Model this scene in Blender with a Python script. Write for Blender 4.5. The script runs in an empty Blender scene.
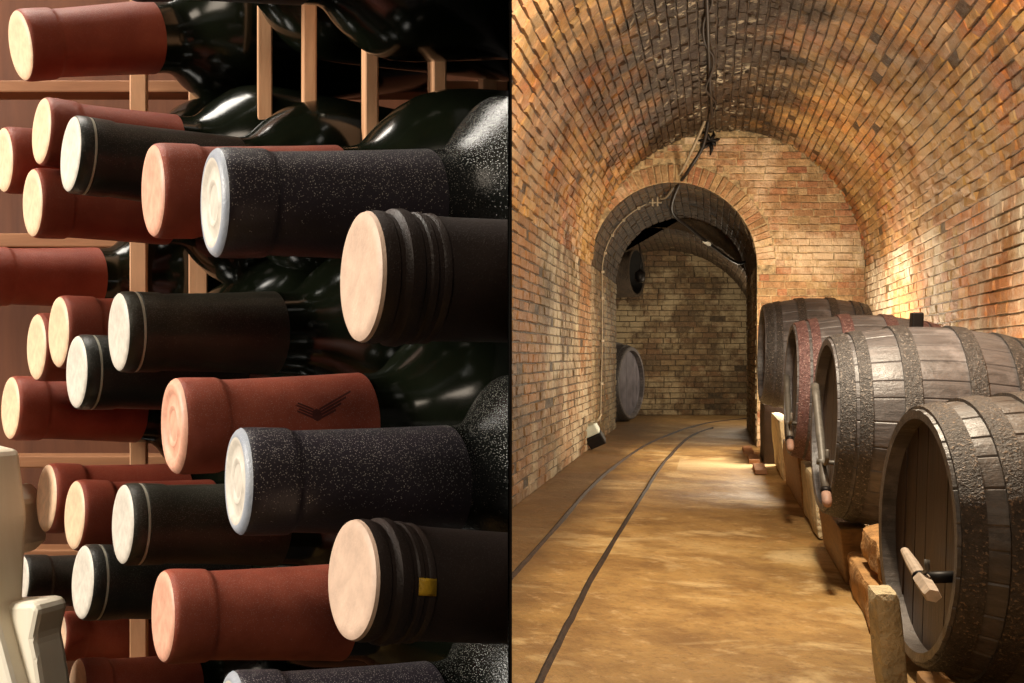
import bpy, bmesh, math, random
from mathutils import Vector, Matrix, noise
random.seed(7)
S = bpy.context.scene
COL = S.collection
PI = math.pi

# ------------------------------------------------------------------ camera frame (1024 x 683)
F, CX, CY, EYE = 900.0, 240.0, 355.0, 1.2
K = (710 - CX) / F                     # the cellar runs off to the right of the camera's axis


def at(px, py, d):
    return Vector(((px - CX) / F * d, d, EYE - (py - CY) / F * d))


def uv(u, v, z):                       # cellar coordinates: u across, v along, z up
    return Vector((u + K * v, v, z))


cam = bpy.data.cameras.new('camera')
cam.sensor_width = 36.0
cam.lens = F / 1024 * 36.0
cam.shift_x = (512 - CX) / 1024
cam.shift_y = (CY - 341.5) / 1024
cam.clip_start = 0.01
cam.clip_end = 100
co = bpy.data.objects.new('camera', cam)
co.location = (0, 0, EYE)
co.rotation_euler = (PI / 2, 0, 0)
COL.objects.link(co)
S.camera = co
S.view_settings.view_transform = 'Standard'
S.view_settings.look = 'None'
S.view_settings.gamma = 1.0
S.view_settings.exposure = 0.0
S.view_settings.use_curve_mapping = False


# ------------------------------------------------------------------ object helpers
def link(name, bm, mats, parent=None, smooth=True, recalc=True, local=True):
    if recalc:
        bmesh.ops.recalc_face_normals(bm, faces=bm.faces[:])
    me = bpy.data.meshes.new(name)
    bm.to_mesh(me)
    bm.free()
    for m in (mats if isinstance(mats, (list, tuple)) else [mats]):
        me.materials.append(m)
    if smooth:
        for p in me.polygons:
            p.use_smooth = True
    o = bpy.data.objects.new(name, me)
    COL.objects.link(o)
    if parent is not None:
        o.parent = parent
    return o


def sharp(o, deg=35):
    me = o.data
    b = bmesh.new()
    b.from_mesh(me)
    for e in b.edges:
        if len(e.link_faces) == 2 and e.calc_face_angle(0) > math.radians(deg):
            e.smooth = False
    b.to_mesh(me)
    b.free()
    return o


def tag(o, label, cat, group=None):
    o['label'] = label
    o['category'] = cat
    if group:
        o['group'] = group
    return o


def empty(name, M, label, cat, group=None):
    o = bpy.data.objects.new(name, None)
    o.empty_display_size = 0.02
    COL.objects.link(o)
    o.matrix_world = M
    return tag(o, label, cat, group)


def struct(o):
    o['kind'] = 'structure'
    return o


def lathe(bm, prof, seg=40, axis='x', wob=None):
    """prof: list of (x, r) along +x; closes poles where r == 0"""
    rings = []
    for x, r in prof:
        if r < 1e-6:
            rings.append([bm.verts.new((x, 0, 0))])
        else:
            ring = []
            for i in range(seg):
                a = 2 * PI * i / seg
                k = wob(x, a) if wob else 1.0
                ring.append(bm.verts.new((x, r * k * math.cos(a), r * k * math.sin(a))))
            rings.append(ring)
    for A, B in zip(rings, rings[1:]):
        for i in range(seg):
            j = (i + 1) % seg
            if len(A) == 1 and len(B) == 1:
                continue
            if len(A) == 1:
                bm.faces.new((A[0], B[i], B[j]))
            elif len(B) == 1:
                bm.faces.new((A[i], A[j], B[0]))
            else:
                bm.faces.new((A[i], A[j], B[j], B[i]))
    return rings


def box(bm, lo, hi, M=None):
    vs = [bm.verts.new((x, y, z)) for x in (lo[0], hi[0]) for y in (lo[1], hi[1]) for z in (lo[2], hi[2])]
    for f in ((0, 1, 3, 2), (4, 6, 7, 5), (0, 4, 5, 1), (2, 3, 7, 6), (0, 2, 6, 4), (1, 5, 7, 3)):
        bm.faces.new([vs[i] for i in f])
    if M is not None:
        for v in vs:
            v.co = M @ v.co
    return vs


def tube(bm, pts, r, seg=10, cap=True):
    pts = [Vector(p) for p in pts]
    n = len(pts)
    rad = r if isinstance(r, (list, tuple)) else [r] * n
    up = Vector((0.13, 0.21, 0.97)).normalized()
    rings = []
    for i, p in enumerate(pts):
        t = (pts[min(i + 1, n - 1)] - pts[max(i - 1, 0)]).normalized()
        a = up.cross(t)
        if a.length < 1e-3:
            a = Vector((1, 0, 0)).cross(t)
        a.normalize()
        b = t.cross(a).normalized()
        rings.append([bm.verts.new(p + (a * math.cos(2 * PI * k / seg) + b * math.sin(2 * PI * k / seg)) * rad[i]) for k in range(seg)])
    for A, B in zip(rings, rings[1:]):
        for k in range(seg):
            bm.faces.new((A[k], A[(k + 1) % seg], B[(k + 1) % seg], B[k]))
    if cap:
        bm.faces.new(rings[0][::-1])
        bm.faces.new(rings[-1])


def spline(pts, n=8):
    pts = [Vector(p) for p in pts]
    P = [pts[0] * 2 - pts[1]] + pts + [pts[-1] * 2 - pts[-2]]
    out = []
    for i in range(1, len(P) - 2):
        a, b, c, d = P[i - 1:i + 3]
        for k in range(n):
            t = k / n
            out.append(0.5 * ((2 * b) + (c - a) * t + (2 * a - 5 * b + 4 * c - d) * t * t + (3 * b - a - 3 * c + d) * t ** 3))
    out.append(pts[-1])
    return out


# ------------------------------------------------------------------ material helpers
class NT:
    def __init__(s, name):
        s.m = bpy.data.materials.new(name)
        s.m.use_nodes = True
        s.t = s.m.node_tree
        s.b = s.t.nodes['Principled BSDF']
        s.tc = s.t.nodes.new('ShaderNodeTexCoord')

    def n(s, typ, **kw):
        nd = s.t.nodes.new(typ)
        for k, v in kw.items():
            if k in nd.inputs:
                nd.inputs[k].default_value = v
            else:
                setattr(nd, k, v)
        return nd

    def l(s, a, b):
        s.t.links.new(a, b)

    def noise(s, scale, detail=5, rough=0.6, vec=None, dist=0.0):
        nd = s.n('ShaderNodeTexNoise', Scale=scale, Detail=detail, Roughness=rough, Distortion=dist)
        s.l(vec or s.tc.outputs['Object'], nd.inputs['Vector'])
        return nd.outputs['Fac']

    def voro(s, scale, vec=None, feature='F1', rnd=1.0):
        nd = s.n('ShaderNodeTexVoronoi', Scale=scale, feature=feature, Randomness=rnd)
        s.l(vec or s.tc.outputs['Object'], nd.inputs['Vector'])
        return nd.outputs['Distance']

    def mapped(s, scale):
        nd = s.n('ShaderNodeMapping')
        nd.inputs['Scale'].default_value = scale
        s.l(s.tc.outputs['Object'], nd.inputs['Vector'])
        return nd.outputs['Vector']

    def ramp(s, fac, stops, interp='LINEAR'):
        nd = s.n('ShaderNodeValToRGB')
        r = nd.color_ramp
        r.interpolation = interp
        while len(r.elements) < len(stops):
            r.elements.new(0.5)
        for e, (p, c) in zip(r.elements, stops):
            e.position = p
            e.color = (c, c, c, 1) if not isinstance(c, (tuple, list)) else (*c, 1)
        s.l(fac, nd.inputs['Fac'])
        return nd.outputs['Color']

    def mix(s, fac, a, b, typ='MIX'):
        nd = s.n('ShaderNodeMix', data_type='RGBA', blend_type=typ)
        for i, x in ((0, fac), (6, a), (7, b)):
            if hasattr(x, 'is_linked') or isinstance(x, bpy.types.NodeSocket):
                s.l(x, nd.inputs[i])
            elif i == 0:
                nd.inputs[0].default_value = x
            else:
                nd.inputs[i].default_value = (*x, 1)
        return nd.outputs[2]

    def math(s, op, a, b=0.0, clamp=False):
        nd = s.n('ShaderNodeMath', operation=op, use_clamp=clamp)
        for i, x in enumerate((a, b)):
            if isinstance(x, bpy.types.NodeSocket):
                s.l(x, nd.inputs[i])
            else:
                nd.inputs[i].default_value = x
        return nd.outputs[0]

    def bump(s, h, strength=0.5, dist=0.01, prev=None):
        nd = s.n('ShaderNodeBump', Strength=strength, Distance=dist)
        s.l(h, nd.inputs['Height'])
        if prev:
            s.l(prev, nd.inputs['Normal'])
        s.l(nd.outputs['Normal'], s.b.inputs['Normal'])
        return nd.outputs['Normal']

    def out(s, col=None, rough=None, metal=None, spec=None, coat=None):
        for key, x in (('Base Color', col), ('Roughness', rough), ('Metallic', metal), ('Specular IOR Level', spec), ('Coat Weight', coat)):
            if x is None:
                continue
            if isinstance(x, bpy.types.NodeSocket):
                s.l(x, s.b.inputs[key])
            elif key == 'Base Color':
                s.b.inputs[key].default_value = (*x, 1)
            else:
                s.b.inputs[key].default_value = x
        return s.m


def srgb(r, g, b):
    f = lambda c: (c / 255 / 12.92) if c / 255 <= 0.04045 else ((c / 255 + 0.055) / 1.055) ** 2.4
    return (f(r), f(g), f(b))


def capsule_mat(name, col, col2, dust=0.5, rough=0.5, spec=0.5):
    t = NT(name)
    big = t.noise(60, 4)
    c = t.mix(t.ramp(big, [(0.35, 0.0), (0.7, 1.0)]), col, col2)
    sp = t.voro(1900)
    patch = t.noise(900, 2)
    top = t.n('ShaderNodeSeparateXYZ'); t.l(t.tc.outputs['Object'], top.inputs[0])
    settle = t.math('MINIMUM', t.math('MULTIPLY', t.math('ADD', top.outputs['Z'], .002), 18.0), .22)
    patch = t.math('ADD', patch, settle)
    dots = t.math('MULTIPLY', t.ramp(sp, [(0.16, 1.0), (0.34, 0.0)]), t.ramp(patch, [(0.50, 0.0), (0.60, 1.0)]))
    c = t.mix(t.math('MULTIPLY', dots, dust), c, srgb(235, 228, 215))
    fine = t.noise(1400, 3)
    t.bump(t.math('ADD', fine, dots), 0.35, 0.0004)
    return t.out(c, rough, 0.0, spec)


def plain(name, col, rough=0.5, metal=0.0, spec=0.5, nscale=30, var=0.25, bump=0.2, bdist=0.002, coat=None):
    t = NT(name)
    nz = t.noise(nscale, 6)
    d = tuple(c * (1 - var) for c in col)
    b = tuple(min(1, c * (1 + var)) for c in col)
    c = t.mix(t.ramp(nz, [(0.3, 0.0), (0.7, 1.0)]), d, b)
    if bump:
        t.bump(t.noise(nscale * 4, 4), bump, bdist)
    return t.out(c, rough, metal, spec, coat)


# ------------------------------------------------------------------ left materials
M_navy = capsule_mat('navy_foil', srgb(43, 36, 44), srgb(58, 50, 60), 0.85, 0.42, 0.6)
M_navyrim = capsule_mat('worn_navy_foil', srgb(150, 158, 172), srgb(190, 192, 196), 0.3, 0.4)
M_pale = plain('pale_foil_end', srgb(215, 205, 190), 0.5, nscale=300, var=0.15, bump=0.2, bdist=0.0004)  # end discs paler than their capsules
M_terra = capsule_mat('terracotta_foil', srgb(158, 74, 54), srgb(190, 98, 74), 0.25, 0.5)
M_terraface = plain('terracotta_foil_end', srgb(232, 170, 142), 0.5, nscale=250, var=0.2, bump=0.2, bdist=0.0004)
M_red = capsule_mat('brick_red_foil', srgb(140, 60, 42), srgb(160, 76, 54), 0.1, 0.5)
M_redface = plain('brick_red_foil_end', srgb(236, 196, 160), 0.5, nscale=250, var=0.15, bump=0.2, bdist=0.0004)
M_black = capsule_mat('black_green_foil', srgb(36, 36, 32), srgb(48, 48, 42), 0.15, 0.35)
M_olive = capsule_mat('olive_black_foil', srgb(44, 42, 33), srgb(58, 55, 44), 0.15, 0.38)
M_palering = plain('pale_foil_ring', srgb(190, 186, 168), 0.35, nscale=300, var=0.1, bump=0.0)  # pale rings around the dark capsules
M_taupe = capsule_mat('brown_foil', srgb(40, 29, 25), srgb(54, 40, 33), 0.03, 0.5)
M_cream = plain('cream_foil_end', srgb(214, 182, 158), 0.55, nscale=200, var=0.12, bump=0.25, bdist=0.0005)
M_glass = plain('dark_green_bottle_glass', (0.006, 0.008, 0.004), 0.16, 0.0, 0.5, nscale=40, var=0.3, bump=0.05, bdist=0.0004)
M_dustglass = capsule_mat('dusty_black_glass', (0.006, 0.007, 0.006), (0.012, 0.012, 0.010), 0.3, 0.2, 0.5)
M_yellow = plain('yellow_tape', srgb(214, 168, 40), 0.5, nscale=200)
M_crest = plain('dark_crest_print', srgb(96, 46, 40), 0.5, nscale=400, bump=0.0)


def wood_mat(name, c1, c2, scale=(30, 30, 3), rough=0.6, bump=0.3, bdist=0.001):
    t = NT(name)
    v = t.mapped(scale)
    nz = t.noise(1.0, 8, 0.65, v, 1.0)
    c = t.mix(t.ramp(nz, [(0.3, 0.0), (0.7, 1.0)]), c1, c2)
    t.bump(nz, bump, bdist)
    return t.out(c, rough)


M_slat = wood_mat('light_rack_wood', srgb(196, 140, 98), srgb(230, 178, 132), (60, 60, 8))
M_rackdark = wood_mat('dark_rack_wood', srgb(150, 100, 66), srgb(184, 130, 90), (6, 40, 60))
M_panel = wood_mat('dark_red_panel', srgb(96, 54, 32), srgb(124, 74, 46), (40, 40, 5))
M_creampost = wood_mat('overexposed_cream', srgb(235, 222, 196), srgb(248, 238, 218), (30, 30, 4))
M_board = plain('dark_partition', srgb(24, 19, 16), 0.8, nscale=3, bump=0.2)


# ------------------------------------------------------------------ LEFT: wine bottles
PARTL = Vector(((509.5 - CX) / F, 1.0, 0.0)).normalized()           # left face of the partition runs along this line
PART_N = Vector((PARTL.y, -PARTL.x, 0.0))                            # pointing to the cellar
CAM0 = Vector((0, 0, EYE))


def cut_to_nook(bm, M):
    inv = M.inverted()
    pco = inv @ (CAM0 - PART_N * 0.0004)
    pno = (inv.to_3x3() @ PART_N).normalized()
    r = bmesh.ops.bisect_plane(bm, geom=bm.verts[:] + bm.edges[:] + bm.faces[:], dist=1e-6, plane_co=pco, plane_no=pno, clear_outer=True)
    ed = [e for e in r['geom_cut'] if isinstance(e, bmesh.types.BMEdge)]
    if ed:
        try:
            bmesh.ops.holes_fill(bm, edges=ed, sides=0)
        except Exception:
            pass


def bottle(px, py, H, D, label, mcap, mface, alpha=15.0, slope=1.0, cap_len=2.1, style='plain', group=None, seg=48, glassend=7.6, mrim=None):
    d = F * D / H
    P = at(px, py, d)
    a = math.radians(alpha - 1.0) - math.atan((px - CX) / F)
    p = math.radians(slope) + math.atan(.85 * math.sin(a) * (py - CY) / F)
    ax = Vector((math.cos(a) * math.cos(p), math.sin(a) * math.cos(p), -math.sin(p)))
    up = Vector((0, 0, 1))
    yv = up.cross(ax).normalized()
    zv = ax.cross(yv)
    M = Matrix(((ax.x, yv.x, zv.x, P.x), (ax.y, yv.y, zv.y, P.y), (ax.z, yv.z, zv.z, P.z), (0, 0, 0, 1)))
    root = empty('wine_bottle', M, label, 'bottle', group)
    s = D

    def add(name, prof, mat, sg=seg, ang=30):
        bm = bmesh.new()
        lathe(bm, [(x * s, r * s) for x, r in prof], sg)
        cut_to_nook(bm, M)
        if not bm.faces:
            bm.free()
            return None
        return sharp(link(name, bm, mat, root), ang)

    if style == 'beige':
        add('capsule', [(0.035, 0.40), (0.05, 0.478), (0.10, 0.487), (0.145, 0.482), (0.16, 0.468), (0.19, 0.468), (0.205, 0.485), (0.23, 0.503), (0.29, 0.507),
                        (0.32, 0.497), (0.335, 0.478), (0.37, 0.474), (0.385, 0.486), (0.42, 0.488), (0.435, 0.474), (0.47, 0.472), (0.485, 0.481), (0.52, 0.482), (0.54, 0.466),
                        (0.7, 0.46), (1.4, 0.462), (cap_len, 0.475), (cap_len, 0.44)], mcap)
        add('end_disc', [(0.012, 0), (0.010, 0.2), (0.006, 0.36), (0.0, 0.40), (0.003, 0.44), (0.018, 0.468), (0.045, 0.479), (0.05, 0.474), (0.05, 0.1)], mface)
    else:
        if style == 'ring':
            mid = [(0.03, 0.475), (0.06, 0.494), (0.15, 0.5), (0.19, 0.5), (0.195, 0.485), (0.235, 0.485), (0.24, 0.498), (0.5, 0.496), (0.56, 0.48)]
        else:
            mid = [(0.02, 0.465), (0.045, 0.487), (0.09, 0.497), (0.15, 0.5), (0.45, 0.499), (0.485, 0.495), (0.505, 0.485), (0.52, 0.477), (0.56, 0.475)]
        add('capsule', mid + [(1.1, 0.496), (1.6, 0.518), (cap_len, 0.545), (cap_len + 0.003, 0.540), (cap_len, 0.45)], mcap)
        if style == 'embossed':
            add('end_disc', [(0.028, 0), (0.030, 0.16), (0.018, 0.18), (0.016, 0.21), (0.030, 0.235), (0.034, 0.31), (0.030, 0.335), (0.006, 0.365), (0.0, 0.395), (0.002, 0.43),
                             (0.012, 0.455), (0.022, 0.467), (0.03, 0.45), (0.04, 0.1)], mface)
            add('rim', [(0.0015, 0.40), (-0.003, 0.418), (0.0, 0.438), (0.011, 0.458), (0.026, 0.476), (0.05, 0.4915), (0.05, 0.47), (0.03, 0.42)], mrim or mface)
        else:
            add('end_disc', [(0.012, 0), (0.012, 0.28), (0.004, 0.33), (0.0, 0.38), (0.002, 0.43), (0.012, 0.458), (0.026, 0.473), (0.03, 0.46), (0.03, 0.1)], mface)
        if style == 'ring':
            add('ring', [(0.197, 0.48), (0.2, 0.493), (0.215, 0.496), (0.23, 0.493), (0.233, 0.48)], M_palering)
            if cap_len < 2.2:
                add('capsule_edge', [(cap_len - 0.05, 0.485), (cap_len - 0.04, 0.497), (cap_len, 0.497), (cap_len + 0.008, 0.485)], M_palering)
    c = cap_len - 0.02
    g = [(c, 0.30), (c, 0.532), (2.3, 0.54), (2.42, 0.565), (2.54, 0.63), (2.66, 0.74), (2.78, 0.86), (2.9, 0.95), (3.04, 1.06), (3.22, 1.155), (3.45, 1.215), (3.75, 1.24), (5.6, 1.245), (glassend - 0.12, 1.24), (glassend - 0.03, 1.2), (glassend, 1.1), (glassend - 0.08, 0.7), (glassend - 0.35, 0)]
    if style == 'embossed' and mrim:
        g = [(c, 0.30), (c, 0.532), (2.2, 0.54), (2.3, 0.56), (2.4, 0.61), (2.5, 0.70), (2.6, 0.82), (2.7, 0.95), (2.8, 1.06)] + [q for q in g if q[0] > 3.0]
    add('glass_body', [q for q in g if q[0] >= c], M_dustglass if (style == 'embossed' and mrim) else M_glass, seg + 16, 50)
    return root, M, s


BOT = {}
def B(key, *a, **k):
    BOT[key] = bottle(*a, **k)

G_front = 'sharp wine bottles at the front of the rack'
B('A', 211, 203, 110, .030, 'dusty dark navy capped bottle just above the cream ended bottle without a yellow mark', M_navy, M_pale, 14.0, .5, 2.1, 'embossed', mrim=M_navyrim, seg=72)
B('B', 235, 481, 108, .030, 'dusty dark navy capped bottle just above the beige capped bottle with a yellow mark', M_navy, M_pale, 14.0, .3, 2.12, 'embossed', mrim=M_navyrim, seg=72)
B('V', 229, 726, 106, .030, 'dusty dark navy capped bottle cut by the bottom edge, lowest of the navy ones', M_navy, M_pale, 14.0, -1.2, 2.05, 'embossed', mrim=M_navyrim, seg=72)
B('C', 358, 277, 137, .030, 'brown capped bottle with plain cream end, no yellow mark, right of the upper navy bottle', M_taupe, M_cream, 19.5, 1.5, 2.1, 'beige', seg=72)
B('D', 349, 579, 124, .030, 'brown capped bottle with cream end, ridged collar and a small yellow mark', M_taupe, M_cream, 24, 3.5, 2.1, 'beige', seg=72)
B('E', 151, 191, 95, .032, 'terracotta capped bottle half hidden behind the upper dusty navy bottle', M_terra, M_terraface, 15, .5)
B('F', 171, 426, 97, .032, 'terracotta capped bottle with a dark crest printed on its neck', M_terra, M_terraface, 15, -1.0, 2.12, 'embossed')
B('G', 161, 616, 92, .032, 'terracotta capped bottle running behind the cream ended bottle with yellow mark', M_terra, M_terraface, 15, -.5)
B('H', 69, 154, 78, .0325, 'black capped bottle tilted downwards, left of the upper terracotta bottle', M_black, M_pale, 16, 7.0, 2.3, 'ring')
B('I', 117, 332, 82, .0325, 'olive black capped bottle with a pale ring, just above the crested terracotta bottle', M_olive, M_pale, 16, .2, 2.08, 'ring')
B('J', 75, 372, 76, .0335, 'blue black capped bottle tucked under the olive capped bottle with a pale ring', M_black, M_pale, 17, 1.0, 2.3, 'ring')
B('K', 121, 524, 82, .0325, 'olive black capped bottle left of the lower navy bottle, below the crested terracotta one', M_olive, M_pale, 16, .5, 2.05, 'ring')
B('L', 81, 582, 75, .0335, 'blue black capped bottle left of the lowest whole terracotta bottle', M_black, M_pale, 17, 1.0, 2.3, 'ring')
B('M', 40, 131, 68, .034, 'small brick red capped bottle immediately behind the tilted black capped bottle', M_red, M_redface, 17, 7.0)
B('N', 31, 203, 70, .036, 'small brick red capped bottle just below the tilted black capped bottle', M_red, M_redface, 17, 2.0)
B('O', 19, 46, 70, .0375, 'brick red capped bottle at the top left corner, sloping up to dark glass', M_red, M_redface, 17, -5.0)
B('P', 2, 160, 66, .036, 'brick red capped bottle cut by the left edge beside the tilted black one', M_red, M_redface, 17, 2.0)
B('Q', 57, 332, 74, .0360, 'brick red capped bottle, right one of the overlapping pair beside the upper olive capped bottle', M_red, M_redface, 17, 1.0)
B('R', 35, 347, 69, .0368, 'brick red capped bottle, left one of the overlapping pair beside the upper olive capped bottle', M_red, M_redface, 17, 1.0)
B('S', 9, 408, 65, .0368, 'brick red capped bottle at the left edge, below the upper pair of red necks', M_red, M_redface, 17, 1.0)
B('T', 45, 498, 70, .0375, 'brick red capped bottle, left one of the pair beside the lower olive capped bottle', M_red, M_redface, 17, 1.0)
B('U', 73, 515, 71, .0350, 'brick red capped bottle, right one of the overlapping pair beside the lower olive capped bottle', M_red, M_redface, 17, 1.0)
B('W', 20, 581, 52, .032, 'black capped bottle at far left, small and behind the lower blue black one', M_black, M_pale, 17, .5)
B('X', 58, 636, 48, .031, 'small brick red capped bottle low on the left, left of the lowest whole terracotta bottle', M_red, M_redface, 17, .3)
B('Y', 76, 689, 60, .034, 'brick red capped bottle cut by the bottom edge at lower left', M_red, M_redface, 17, 0)
B('AA', -22, 276, 60, .036, 'brick red necked bottle entering from the left edge above the mid height red pair', M_red, M_redface, 17, .5)
B('Z', 92, -66, 78, .035, 'dark glass bottle whose shoulder shows at the top edge behind the largest glass body', M_black, M_pale, 16, 7.0)
B('TR', 128, -46, 90, .031, 'large dark glass bottle body filling the top right above the upper navy bottle', M_navy, M_pale, 14, -.5)

# crest printed on the terracotta neck
root, Mx, s = BOT['F']
bm = bmesh.new()
def crest_patch(poly):
    vs = []
    for x, ang in poly:
        r = (0.514 + .033 * (x - 1.42) / .5) * s
        vs.append(bm.verts.new((x * s, -r * math.cos(ang), r * math.sin(ang))))
    f = bm.faces.new(vs)
def crest_strip(p, q, w):
    n = 5
    for i in range(n):
        a0, a1 = i / n, (i + 1) / n
        l = lambda t: (p[0] + (q[0] - p[0]) * t, p[1] + (q[1] - p[1]) * t)
        A, Bq = l(a0), l(a1)
        crest_patch([(A[0], A[1] - w), (Bq[0], Bq[1] - w), (Bq[0], Bq[1] + w), (A[0], A[1] + w)])
for sx in (-1, 1):
    for k in range(4):
        crest_strip((1.42 + sx * 0.03, 0.35 - 0.06 * k), (1.42 + sx * (0.42 - 0.07 * k), 0.72 - 0.13 * k), 0.022)
for k in range(8):
    a0, a1 = 2 * PI * k / 8, 2 * PI * (k + 1) / 8
    crest_patch([(1.42, 0.24), (1.42 + 0.055 * math.cos(a0), 0.24 + 0.13 * math.sin(a0)), (1.42 + 0.055 * math.cos(a1), 0.24 + 0.13 * math.sin(a1))])
link('crest', bm, M_crest, root, smooth=False)
# yellow mark on the ridged collar
root, Mx, s = BOT['D']
bm = bmesh.new()
x0, x1, r = 0.37, 0.52, 0.4905
for i in range(6):
    a0, a1 = (0.02 + 0.045 * i), (0.02 + 0.045 * (i + 1))
    bm.faces.new([bm.verts.new((x * s, -r * s * math.cos(a), r * s * math.sin(a))) for x, a in ((x0, a0), (x1, a0), (x1, a1), (x0, a1))])
bmesh.ops.remove_doubles(bm, verts=bm.verts[:], dist=1e-6)
bmesh.ops.solidify(bm, geom=bm.faces[:], thickness=0.0003)
link('yellow_mark', bm, M_yellow, root)

# ------------------------------------------------------------------ LEFT: rack behind the bottles
rack = empty('wine_rack', Matrix.Translation((-0.1, 0.62, 0.0)), 'wooden wine rack with light uprights standing behind the bottle necks', 'rack')


def rack_part(name, bm, mat):
    for v in bm.verts:
        v.co -= Vector((-0.1, 0.62, 0.0))
    o = link(name, bm, mat, rack, smooth=False)
    return o


def bev(bm, w):
    bmesh.ops.bevel(bm, geom=bm.edges[:], offset=w, segments=2, affect='EDGES', profile=0.5)


for px, w, d, lo in ((138, 17, .56, .35), (198, 19, .56, .35), (265, 15, .47, 160), (310, 14, .42, 175), (372, 14, .385, 190), (440, 14, .385, 190), (490, 14, .60, .35)):
    bm = bmesh.new()
    X = (px - CX) / F * d
    hw = w / 2 / F * d
    zl = lo if lo < 10 else EYE - (lo - CY) / F * d
    box(bm, (X - hw, d, zl), (X + hw, d + .012, 1.7))
    bev(bm, 0.0008)
    rack_part('upright', bm, M_slat)
for py, hh in ((86, 12), (240, 14), (462, 12), (556, 12), (632, 10)):
    bm = bmesh.new()
    d = .625
    z = EYE - (py - CY) / F * d
    box(bm, (-0.52, d, z - hh / F * d * .5), ((508 - CX) / F * d, d + .02, z + hh / F * d * .5))
    bev(bm, 0.001)
    rack_part('rail', bm, M_rackdark)
bm = bmesh.new()
box(bm, (-0.62, .72, 0.0), ((507 - CX) / F * .72, .74, 2.0))
rack_part('back_panel', bm, M_panel)

# cream boards shaped to an overexposed patch low on the left
cf = empty('bright_boards', Matrix.Translation((-0.17, 0.5, 0.0)), 'cream boards shaped to the overexposed patch at the lower left edge', 'frame')
def cf_part(name, lo, hi, lean=0.0):
    bm = bmesh.new()
    vs = box(bm, lo, hi)
    bev(bm, 0.003)
    for v in bm.verts:
        v.co.x += lean * (v.co.z - 0.98)
        v.co -= Vector((-0.17, 0.5, 0.0))
    link(name, bm, M_creampost, cf, smooth=False)
dd = .50
def cf_board(name, pix, depth, thick=.02, yaw=-38):
    """a board with the outline given in the photo's pixels, turned towards the left"""
    bm = bmesh.new()
    c = at(sum(p[0] for p in pix) / len(pix), sum(p[1] for p in pix) / len(pix), depth)
    yw = math.radians(yaw)
    dirv = Vector((math.cos(yw), -math.sin(yw) * -1, 0))
    nrm = Vector((-dirv.y, dirv.x, 0))
    fr, bk = [], []
    for px, py in pix:
        ray = at(px, py, 1.0) - CAM0
        tt = (c - CAM0).dot(nrm) / ray.dot(nrm)
        p = CAM0 + ray * tt
        fr.append(bm.verts.new(p)); bk.append(bm.verts.new(p + nrm * thick))
    bm.faces.new(fr); bm.faces.new(bk[::-1])
    for i in range(len(pix)):
        k = (i + 1) % len(pix)
        bm.faces.new((fr[i], bk[i], bk[k], fr[k]))
    bmesh.ops.recalc_face_normals(bm, faces=bm.faces[:])
    bmesh.ops.bevel(bm, geom=bm.edges[:], offset=.003, segments=2, affect='EDGES', profile=.5)
    for v in bm.verts:
        v.co -= Vector((-0.17, 0.5, 0.0))
    link(name, bm, M_creampost, cf, smooth=False)
cf_board('post', [(-60, 440), (-12, 452), (-4, 520), (-8, 610), (16, 700), (-60, 700)], .47, yaw=-40)
cf_board('crosspiece', [(-20, 492), (4, 486), (16, 500), (19, 546), (8, 556), (-20, 562)], .50, yaw=-40)
cf_board('crosspiece', [(-16, 604), (32, 602), (38, 610), (32, 640), (36, 660), (42, 700), (14, 700)], .46, yaw=-40)

# ------------------------------------------------------------------ RIGHT: dimensions
UL, UR = (591 - 710) * .01304, (865 - 710) * .01304
UC, RV, ZS = (UL + UR) / 2, (UR - UL) / 2, EYE + (355 - 267) * .01304
V1 = F * EYE / 92.0            # end wall
V2 = F * EYE / 73.0            # far end of the passage
V3 = F * EYE / 60.0            # back wall
UJ = (757 - 710) * .01304      # right jamb of the passage
UA, RA = (UL + UJ) / 2, (UJ - UL) / 2
ZA = 2.37
VK = abs(UL) / ((710 - 512) / F)   # where the left wall meets the partition line


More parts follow.
